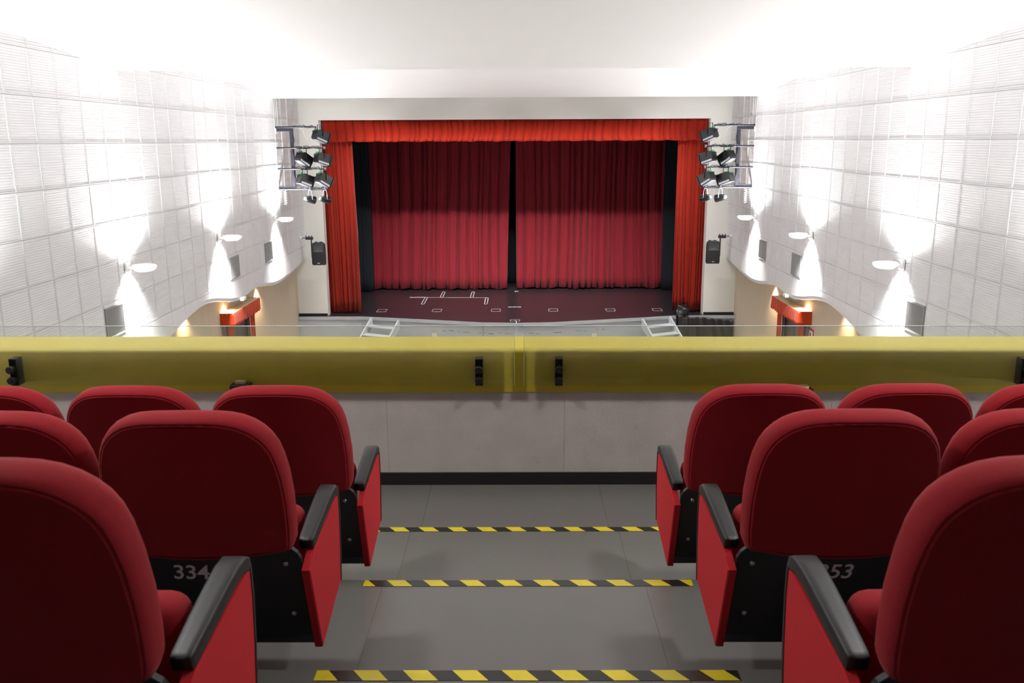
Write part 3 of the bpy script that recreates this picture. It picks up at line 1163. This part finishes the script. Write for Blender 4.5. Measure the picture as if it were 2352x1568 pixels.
# ------------------------------------------------------------------ grey air vents
def vent(s, X, y, z, label):
    root = empty('air_vent', (X, y, z))
    tag(root, label, 'vent', 'grey air vents in the panelled walls')
    wv, hv = .30, .235
    fr_ = MB()
    for a, b, c_, d in [(-wv, wv, hv - .025, hv), (-wv, wv, -hv, -hv + .025), (-wv, -wv + .025, -hv + .025, hv - .025), (wv - .025, wv, -hv + .025, hv - .025)]:
        fr_.box(min(0, -s * .03), max(0, -s * .03), a, b, c_, d)
    fr_.build('frame', M['vent'], root)
    MB().box(min(-s * .001, -s * .006), max(-s * .001, -s * .006), -wv + .02, wv - .02, -hv + .02, hv - .02).build('backing', M['vent_dark'], root)
    for k in range(13):
        yy = -wv + .045 + (2 * wv - .09) * k / 12
        MB().add([(-s * .008, yy - .012, -hv + .02), (-s * .026, yy + .010, -hv + .02), (-s * .026, yy + .010, hv - .02), (-s * .008, yy - .012, hv - .02),
                  (-s * .009, yy - .009, -hv + .02), (-s * .027, yy + .013, -hv + .02), (-s * .027, yy + .013, hv - .02), (-s * .009, yy - .009, hv - .02)],
                 [(0, 1, 2, 3), (4, 7, 6, 5), (0, 4, 5, 1), (1, 5, 6, 2), (2, 6, 7, 3), (3, 7, 4, 0)]).build('slat', M['vent'], root)
    # white infill around the vent in its panel cell
    MB().box(min(-s * .001, -s * .016), max(-s * .001, -s * .016), -wv, wv, hv + .001, hv + .05).build('infill', M['white_panel'], root)


for i, (y, z) in enumerate(VENTS):
    w_ = ['nearest the stage', 'middle one of three', 'largest, nearest the balcony'][i]
    vent(-1, XL, y, z, 'grey louvred air vent low on the left panelled wall, ' + w_)
    vent(1, XR, y, z, 'grey louvred air vent low on the right panelled wall, ' + w_)


# ------------------------------------------------------------------ warm downlights under the panelled walls
def downlight(s, y, label):
    X = XL if s < 0 else XR
    XLo = XLL if s < 0 else XRL
    xc = XLo - s * .11
    z = wave(y)
    root = empty('downlight', (xc, y, z))
    tag(root, label, 'downlight', 'warm downlights over the hall side walls')
    n = 16
    MB().loft([[(r * math.cos(2 * PI * i / n), r * math.sin(2 * PI * i / n), zz) for i in range(n)] for r, zz in ((.055, 0), (.06, -.02), (.05, -.022), (.046, -.006))], cap1=False).build('ring', M['sconce'], root, smooth=True, angle=40)
    MB().tube([(0, 0, -.004), (0, 0, -.008)], .046, 16).build('lens', M['warm_glow'], root)
    lamp('lamp', 'SPOT', (0, 0, -.03), WARM_W, root, (1, .70, .38), target=(s * .05, 0, -1), spot_size=math.radians(112), spot_blend=1.0, shadow_soft_size=.03)


for y, lb in ((21.3, 'nearest the stage'), (18.85, 'beside the near edge of the curtained door'), (16.5, 'nearest the balcony')):
    downlight(-1, y, 'warm downlight on the left hall wall, ' + lb)
    downlight(1, y, 'warm downlight on the right hall wall, ' + lb)


# ------------------------------------------------------------------ curtained doors in the hall side walls
def curtained_door(s, label_door):
    XLo = XLL if s < 0 else XRL
    y0, y1 = 18.60, 20.60
    d = empty('door_1' if s < 0 else 'door_2', (XLo, (y0 + y1) / 2, ZH))
    tag(d, label_door, kind='structure')
    m = MB().box(min(0, -s * .03), max(0, -s * .03), -.75, .75, 0, 2.15)
    m.build('leaf', M['dark_door'], d)
    for a, b, c_, e in [(-.86, -.75, 0, 2.25), (.75, .86, 0, 2.25), (-.75, .75, 2.15, 2.25)]:
        MB().box(min(0, -s * .06), max(0, -s * .06), a, b, c_, e).build('jamb', M['door_frame'], d)
    MB().box(min(-s * .031, -s * .036), max(-s * .031, -s * .036), -.008, .008, 0, 2.15).build('leaf_joint', M['knob'], d)
    side = 'left' if s < 0 else 'right'
    xo = XLo - s * .30
    pel = empty('curtain_pelmet', (XLo, (y0 + y1) / 2, -3.60))
    tag(pel, 'boxed orange pelmet with gathered frill over the %s hall door' % side, 'pelmet', 'pelmets over the hall doors')
    h = (y1 - y0) / 2
    MB().box(min(0, -s * .29), max(0, -s * .29), -h, h, -.03, 0).build('top_board', M['box_wood'], pel)
    # frill: two returns and the front, one ruffled strip
    f1 = pleat(60 + s, 24)
    v, f = [], []
    path = [(0, -h)] * 0
    L_ = []
    nn = 150
    for i in range(nn + 1):
        t = i / nn
        tot = .29 * 2 + 2 * h
        q = t * tot
        if q < .29:
            p, nrm = Vector((q, -h)), Vector((0, -1))
        elif q < .29 + 2 * h:
            p, nrm = Vector((.29, -h + q - .29)), Vector((1, 0))
        else:
            p, nrm = Vector((.29 - (q - .29 - 2 * h), h)), Vector((0, 1))
        L_.append((p, nrm, t))
    rows = 5
    for j in range(rows + 1):
        for p, nrm, t in L_:
            a = (.010 + .030 * j / rows) * (f1(t * 24) - .3)
            q = p + nrm * a
            z = .005 - .29 * j / rows + (.012 * math.sin(t * 80) if j == rows else 0)
            v.append((-s * q.x, q.y, z))
    for j in range(rows):
        for i in range(nn):
            a = j * (nn + 1) + i
            f.append((a, a + 1, a + nn + 2, a + nn + 1))
    o = MB().add(v, f).build('frill', M['orange'], pel, smooth=True)
    o.modifiers.new('thickness', 'SOLIDIFY').thickness = .005
    for (ya, yb, nm) in ((y0 + .02, y0 + .40, 'nearer the balcony'), (y1 - .40, y1 - .02, 'nearer the stage')):
        f2 = pleat(int(ya * 10), 5)
        v, f = [], []
        nn, rows = 40, 8
        for j in range(rows + 1):
            q = j / rows
            for i in range(nn + 1):
                t = i / nn
                a = .05 * f2(t * 5)
                v.append((XLo - s * (.12 + a), ya + (yb - ya) * t, -3.66 + (ZH + .02 + 3.66) * q))
        for j in range(rows):
            for i in range(nn):
                a = j * (nn + 1) + i
                f.append((a, a + 1, a + nn + 2, a + nn + 1))
        o = MB().add(v, f).build('door_curtain', M['orange'], smooth=True)
        o.modifiers.new('thickness', 'SOLIDIFY').thickness = .005
        tag(o, 'orange curtain at the %s hall door, %s' % (side, nm), 'curtain', 'curtains at the hall doors')


curtained_door(-1, 'dark door in the left hall wall')
curtained_door(1, 'dark door in the right hall wall')

sg = tag(empty('wall_sign', (XRL, 18.55, -4.10)), 'small red-framed white sign on the right hall wall', 'sign')
MB().box(-.012, -.001, -.16, .16, -.20, .14).build('red_border', M['red_sign'], sg)
MB().box(-.015, -.012, -.12, .12, -.16, .10).build('white_field', M['white_plastic'], sg)
MB().prism([(-.03, -.16), (.05, -.16), (.05, .02), (.02, .06), (-.03, .03)], 0, -.0165, -.015).build('pictogram', M['red_sign'], sg)
for s, y in ((-1, 19.2), (1, 19.35)):
    X = XL if s < 0 else XR
    z = wave(y)
    r_ = tag(empty('emergency_light', (X, y, z)), 'small white emergency light under the %s panelled wall edge' % ('left' if s < 0 else 'right'), 'emergency light')
    MB().bbox(min(0, -s * .09), max(0, -s * .09), -.09, .09, -.03, .04, .01).build('housing', M['white_plastic'], r_)
    MB().box(min(-s * .01, -s * .07), max(-s * .01, -s * .07), -.07, .07, -.045, -.03).build('clip', M['vent'], r_)


# ------------------------------------------------------------------ stage lighting rigs
def flood(loc, aim, roll, label, wd=.27, ln=.36, hang=.30):
    """plano-convex spotlight: ribbed box body, lens ring, yoke, green sticker; origin at the yoke bolt"""
    root = empty('stage_spotlight', loc)
    tag(root, label, 'spotlight', 'box-shaped stage spotlights')
    b_ = empty('tmp', (0, 0, 0))
    bpy.data.objects.remove(b_)
    d = Vector(aim).normalized()
    rot = d.to_track_quat('Y', 'Z').to_matrix().to_4x4()
    cen = Vector((0, 0, -hang))
    T = Matrix.Translation(cen) @ rot

    def part(mb, name, m_, parent=root, sm=False):
        mb.v = [tuple(T @ Vector(p)) for p in mb.v]
        return mb.build(name, m_, parent, smooth=sm, angle=40 if sm else None)
    h = wd * .5
    bd = MB().prism([(-ln / 2, -h * .8), (-ln / 2 + .05, -h), (ln / 2, -h), (ln / 2, h), (-ln / 2 + .08, h), (-ln / 2, h * .6)], 0, -h * .85, h * .85)
    body = part(bd, 'body', M['lamp_body'])
    part(MB().box(-h * 1.0, h * 1.0, ln / 2, ln / 2 + .02, -h * 1.1, h * 1.1), 'colour_frame', M['lamp_body'])
    part(MB().tube([(0, ln / 2 + .02, 0), (0, ln / 2 + .028, 0)], h * .78, 20), 'lens', M['horn'], sm=True)
    for k in (-.7, .7):
        part(MB().bbox(h * .86 * (1 if k > 0 else -1) - .006, h * .86 * (1 if k > 0 else -1) + .006, -ln / 2 + .04, ln / 2 - .02, -h * .9, -h * .55, .004, 1), 'side_rail', M['lamp_trim'])
    part(MB().bbox(-h * .7, h * .7, -ln / 2 + .02, ln / 2 - .03, -h - .012, -h, .004, 1), 'base_rail', M['lamp_trim'])
    part(MB().box(-h * .5, h * .3, -ln / 2 - .003, -ln / 2 + .045, h * .66, h * .96), 'sticker', M['green'])
    part(MB().tube([(-.07, -ln / 2, .05), (-.07, -ln / 2 - .045, .05), (.07, -ln / 2 - .045, .05), (.07, -ln / 2, .05)], .008, 6), 'handle', M['lamp_body'])
    # yoke from the pipe to the sides of the body
    x_ax = rot.to_3x3() @ Vector((1, 0, 0))
    a1, a2 = cen + x_ax * (h * .95), cen - x_ax * (h * .95)
    MB().tube([a1, a1 + Vector((0, 0, hang * .93)), a2 + Vector((0, 0, hang * .93)), a2], .011, 6).build('yoke', M['lamp_body'], root)
    MB().tube([(0, 0, -.03), (0, 0, .045)], .02, 8).build('clamp', M['lamp_trim'], root)
    return root


def parcan(loc, aim, label, hang=.26):
    root = empty('par_can', loc)
    tag(root, label, 'spotlight', 'small round stage lamps')
    d = Vector(aim).normalized()
    rot = d.to_track_quat('Y', 'Z').to_matrix().to_4x4()
    cen = Vector((0, 0, -hang))
    T = Matrix.Translation(cen) @ rot
    n = 18
    m = MB().loft([[T @ Vector((r * math.cos(2 * PI * i / n), y, r * math.sin(2 * PI * i / n))) for i in range(n)]
                   for r, y in ((.03, -.15), (.065, -.13), (.085, -.06), (.095, .05), (.10, .12), (.092, .12), (.088, .06))])
    m.build('can', M['lamp_body'], root, smooth=True, angle=50)
    m = MB().loft([[T @ Vector((r * math.cos(2 * PI * i / n), y, r * math.sin(2 * PI * i / n))) for i in range(n)] for r, y in ((.086, .085), (.05, .095), (.01, .098))])
    m.build('lens', M['lamp_trim'], root, smooth=True)
    m = MB().loft([[T @ Vector((r * math.cos(2 * PI * i / n), y, r * math.sin(2 * PI * i / n))) for i in range(n)] for r, y in ((.04, -.18), (.045, -.15), (.06, -.135))])
    m.build('lamp_cap', M['lamp_trim'], root, smooth=True)
    x_ax = rot.to_3x3() @ Vector((1, 0, 0))
    pts = []
    for k in range(9):
        t = PI * k / 8
        pts.append(cen + x_ax * (.105 * math.cos(t)) + Vector((0, 0, hang * .97 * math.sin(t) ** .6)))
    MB().tube(pts, .010, 6).build('yoke', M['lamp_trim'], root, smooth=True)
    MB().tube([(0, 0, -.03), (0, 0, .04)], .018, 8).build('clamp', M['lamp_trim'], root)


def rig(s):
    X = XL if s < 0 else XR
    side = 'left' if s < 0 else 'right'
    Y = 22.85
    root = tag(empty('lighting_rig', (X, Y, -.42)), 'dark steel lighting bracket fixed to the %s panelled wall' % side, 'lighting rig', 'steel lighting brackets')
    dx = -s

    def bar(a0, a1, z0, z1, nm='frame_bar', t=.035):
        MB().bbox(min(dx * a0, dx * a1), max(dx * a0, dx * a1), -t, t, z0, z1, .005, 1).build(nm, M['rig'], root)
    bar(.025, .46, .665, .745)
    bar(.025, .46, -.765, -.685)
    bar(.375, .46, -.685, .665)
    for z, e in ((.768, 1.06), (.26, 1.24), (-.26, 1.24), (-.765, 1.27)):
        MB().tube([(dx * .03, -.05, z), (dx * e, -.05, z)], .024, 10).build('pipe', M['rig'], root, smooth=True, angle=40)
    for z, e in ((.26, 1.24), (-.26, 1.24)):
        MB().tube([(dx * e, -.05, z - .035), (dx * e, -.05, z + .035)], .03, 8).build('end_clamp', M['lamp_trim'], root)
    MB().bbox(min(dx * .022, dx * -.0 + dx * .05), max(dx * .022, dx * .05), -.06, .06, .62, .74, .008).build('wall_fixing', M['white_plastic'], root)
    # cables along the pipes
    rr_ = random.Random(8 + s)
    for z, e in ((.79, .98), (.285, 1.1), (-.235, 1.1), (-.74, 1.2)):
        pts = [(dx * (.40 + (e - .40) * k / 14), -.05 + rr_.uniform(-.03, .03), z + rr_.uniform(-.008, .03)) for k in range(15)]
        MB().tube(pts, .010, 5).build('cable', M['dark_cable'], root, smooth=True)
    pts = [(dx * (.46 + .03 * math.sin(k * .9)), -.06, .6 - 1.25 * k / 16 + 0) for k in range(17)]
    MB().tube(pts, .010, 5).build('cable', M['dark_cable'], root, smooth=True)
    MB().tube([(dx * .62, -.06, .76), (dx * .72, -.06, .70), (dx * .78, -.06, .52), (dx * .88, -.06, .40)], .006, 5).build('cable', M['cable'], root, smooth=True)
    # coiled white lead hanging below and supply leads from the ceiling
    pts = []
    for k in range(90):
        t = k / 89
        pts.append((dx * (.16 + .035 * math.cos(t * 2 * PI * 7)), .02 + .035 * math.sin(t * 2 * PI * 7), -.80 - .36 * t))
    MB().tube(pts, .008, 5).build('coiled_lead', M['cable'], root, smooth=True)
    for a in (.035, .075):
        MB().tube([(dx * a, -.0, .745), (dx * (a + .01), 0, 1.2), (dx * a, 0, 2.3)], .008, 5).build('supply_lead', M['cable'], root)
    aim = lambda ax, az: (dx * ax, .75, az)
    P0 = Vector((X, Y - .05, -.42))

    def at_(a, z):
        return (P0.x + dx * a, P0.y, P0.z + z)
    # the box spotlights look across the hall to the stage
    flood(at_(1.16, .85), aim(.80, -.42), 0, 'box stage spotlight alone at the top of the %s rig' % side, hang=.30)
    flood(at_(.70, .26), aim(.62, -.62), 0, 'box stage spotlight on the second pipe of the %s rig, near the wall' % side, hang=.27)
    flood(at_(1.17, .26), aim(.85, -.36), 0, 'box stage spotlight on the second pipe of the %s rig, at the tip' % side, hang=.27)
    flood(at_(.71, -.26), aim(.85, -.42), 0, 'box stage spotlight on the third pipe of the %s rig, near the wall' % side, hang=.27)
    flood(at_(1.18, -.26), aim(.70, -.58), 0, 'box stage spotlight on the third pipe of the %s rig, at the tip' % side, hang=.27)
    parcan(at_(.82, -.765), aim(.85, -.25), 'small round stage lamp under the %s rig, near the wall' % side)
    parcan(at_(1.20, -.765), aim(.85, -.25), 'small round stage lamp under the %s rig, at the tip' % side)


rig(-1)
rig(1)


# ------------------------------------------------------------------ loudspeakers
def loudspeaker(s):
    side = 'left' if s < 0 else 'right'
    X = XL if s < 0 else XR
    cx = -5.57 if s < 0 else 5.45
    Y = 24.72
    root = tag(empty('loudspeaker', (cx, Y, -3.38)), 'black loudspeaker hung before the %s pier of the stage' % side, 'loudspeaker', 'loudspeakers beside the stage')
    h = .62
    sec = [(-.185, -.14), (.185, -.14), (.195, -.06), (.12, .16), (-.12, .16), (-.195, -.06)]
    rings = []
    for z, k in ((0, .88), (.02, .97), (.06, 1.0), (.50, 1.0), (.57, .97), (.605, .86), (.62, .70)):
        rings.append([(x * k, y * (k if y > 0 else 1 - (1 - k) * .5), z) for x, y in sec])
    MB().loft(rings).build('cabinet', M['speaker'], root)
    MB().bbox(-.165, .165, -.150, -.138, .03, .36, .005, 1).build('grille', M['speaker_grille'], root)
    hn = MB()
    o_, i_ = [(-.16, .37), (.16, .37), (.16, .56), (-.16, .56)], [(-.05, .44), (.05, .44), (.05, .49), (-.05, .49)]
    hn.loft([[(a, -.152, b) for a, b in o_], [(a * .93, -.150, .465 + (b - .465) * .9) for a, b in o_], [(a, -.1415, b) for a, b in i_]], cap0=False)
    hn.build('horn', M['horn'], root)
    for k in (-.155, .155):
        MB().box(k - .012, k + .012, -.156, -.146, .38, .55).build('horn_cheek', M['knob'], root)
    MB().box(-.035, .035, -.156, -.150, .045, .068).build('badge', M['chalk'], root)
    for k in (-.08, .06):
        MB().bbox(k - .03, k + .03, -.06, .06, .615, .64, .006, 1).build('top_lug', M['speaker'], root)
    bs = empty('speaker_bracket', (X, Y, -2.63))
    tag(bs, 'black bracket arm holding the %s loudspeaker from the side wall' % side, 'bracket', 'loudspeaker brackets')
    d = -s
    L_ = abs(cx - X)
    n = 14
    MB().loft([[(d * xx, r * math.cos(2 * PI * i / n), r * math.sin(2 * PI * i / n)) for i in range(n)] for r, xx in ((.05, .021), (.05, .05), (.03, .07))]).build('wall_flange', M['white_plastic'], bs, smooth=True, angle=40)
    MB().tube([(d * .06, 0, 0), (d * .20, 0, 0)], .022, 8).build('arm', M['vent'], bs, smooth=True, angle=40)
    MB().bbox(min(d * .18, d * .38), max(d * .18, d * .38), -.05, .05, -.05, .025, .008).build('joint_block', M['speaker'], bs)
    for k in (.19, .27, .35):
        MB().tube([(d * k, 0, .02), (d * k, 0, .065)], .014, 6).build('bolt', M['speaker'], bs)
    MB().tube([(d * .36, 0, -.02), (d * (L_ - .205), 0, -.06), (d * (L_ - .208), 0, -.20), (d * (L_ - .208), 0, -.55)], .018, 8).build('drop_arm', M['speaker'], bs)


loudspeaker(-1)
loudspeaker(1)


# ------------------------------------------------------------------ lamp batten hidden above the ceiling edge, unseen lamps added to brighten the balcony
root = tag(empty('lamp_batten', (-.06, 23.05, 1.30)), 'long white lamp batten hanging above the ceiling edge before the stage', 'lamp batten')
MB().bbox(-4.6, 4.6, -.10, .05, .08, .20, .02).build('housing', M['sconce'], root)
for x in (-4, 0, 4):
    MB().tube([(x, -.05, .20), (x, -.05, .70)], .01, 6).build('hanger', M['rig'], root)
lamp('tube_lamp', 'AREA', (0, .02, .045), FLOOD_W * 1.5, root, (1, .985, .96), rot=(math.radians(90 - 64), 0, 0), shape='RECTANGLE', size=9.0, size_y=.10, spread=math.radians(80))  # steep second tube, added to brighten the piers and side curtains
lamp('tube_lamp', 'AREA', (0, .07, .05), FLOOD_W, root, (1, .985, .96), rot=(math.radians(90 - 41), 0, 0), shape='RECTANGLE', size=9.0, size_y=.12, spread=math.radians(46))
for x, lb in ((-2.3, 'left'), (2.2, 'right')):
    z = ceil1(3.0)
    root = tag(empty('balcony_fill_lamp', (x, 3.0, z - .02)), 'unseen round white lamp added over the %s block of balcony seats' % lb, 'added lamp', 'unseen lamps added over the balcony')
    MB().loft([[(r * math.cos(2 * PI * i / 24), r * math.sin(2 * PI * i / 24), zz) for i in range(24)] for r, zz in ((.30, .05), (.30, -.05), (.27, -.06))]).build('housing', M['sconce'], root, smooth=True, angle=40)
    MB().tube([(0, 0, -.061), (0, 0, -.066)], .26, 24).build('diffuser', M['glow'], root)
    lamp('lamp', 'AREA', (0, 0, -.08), BALCONY_W, root, (1, .98, .95), shape='DISK', size=.5)
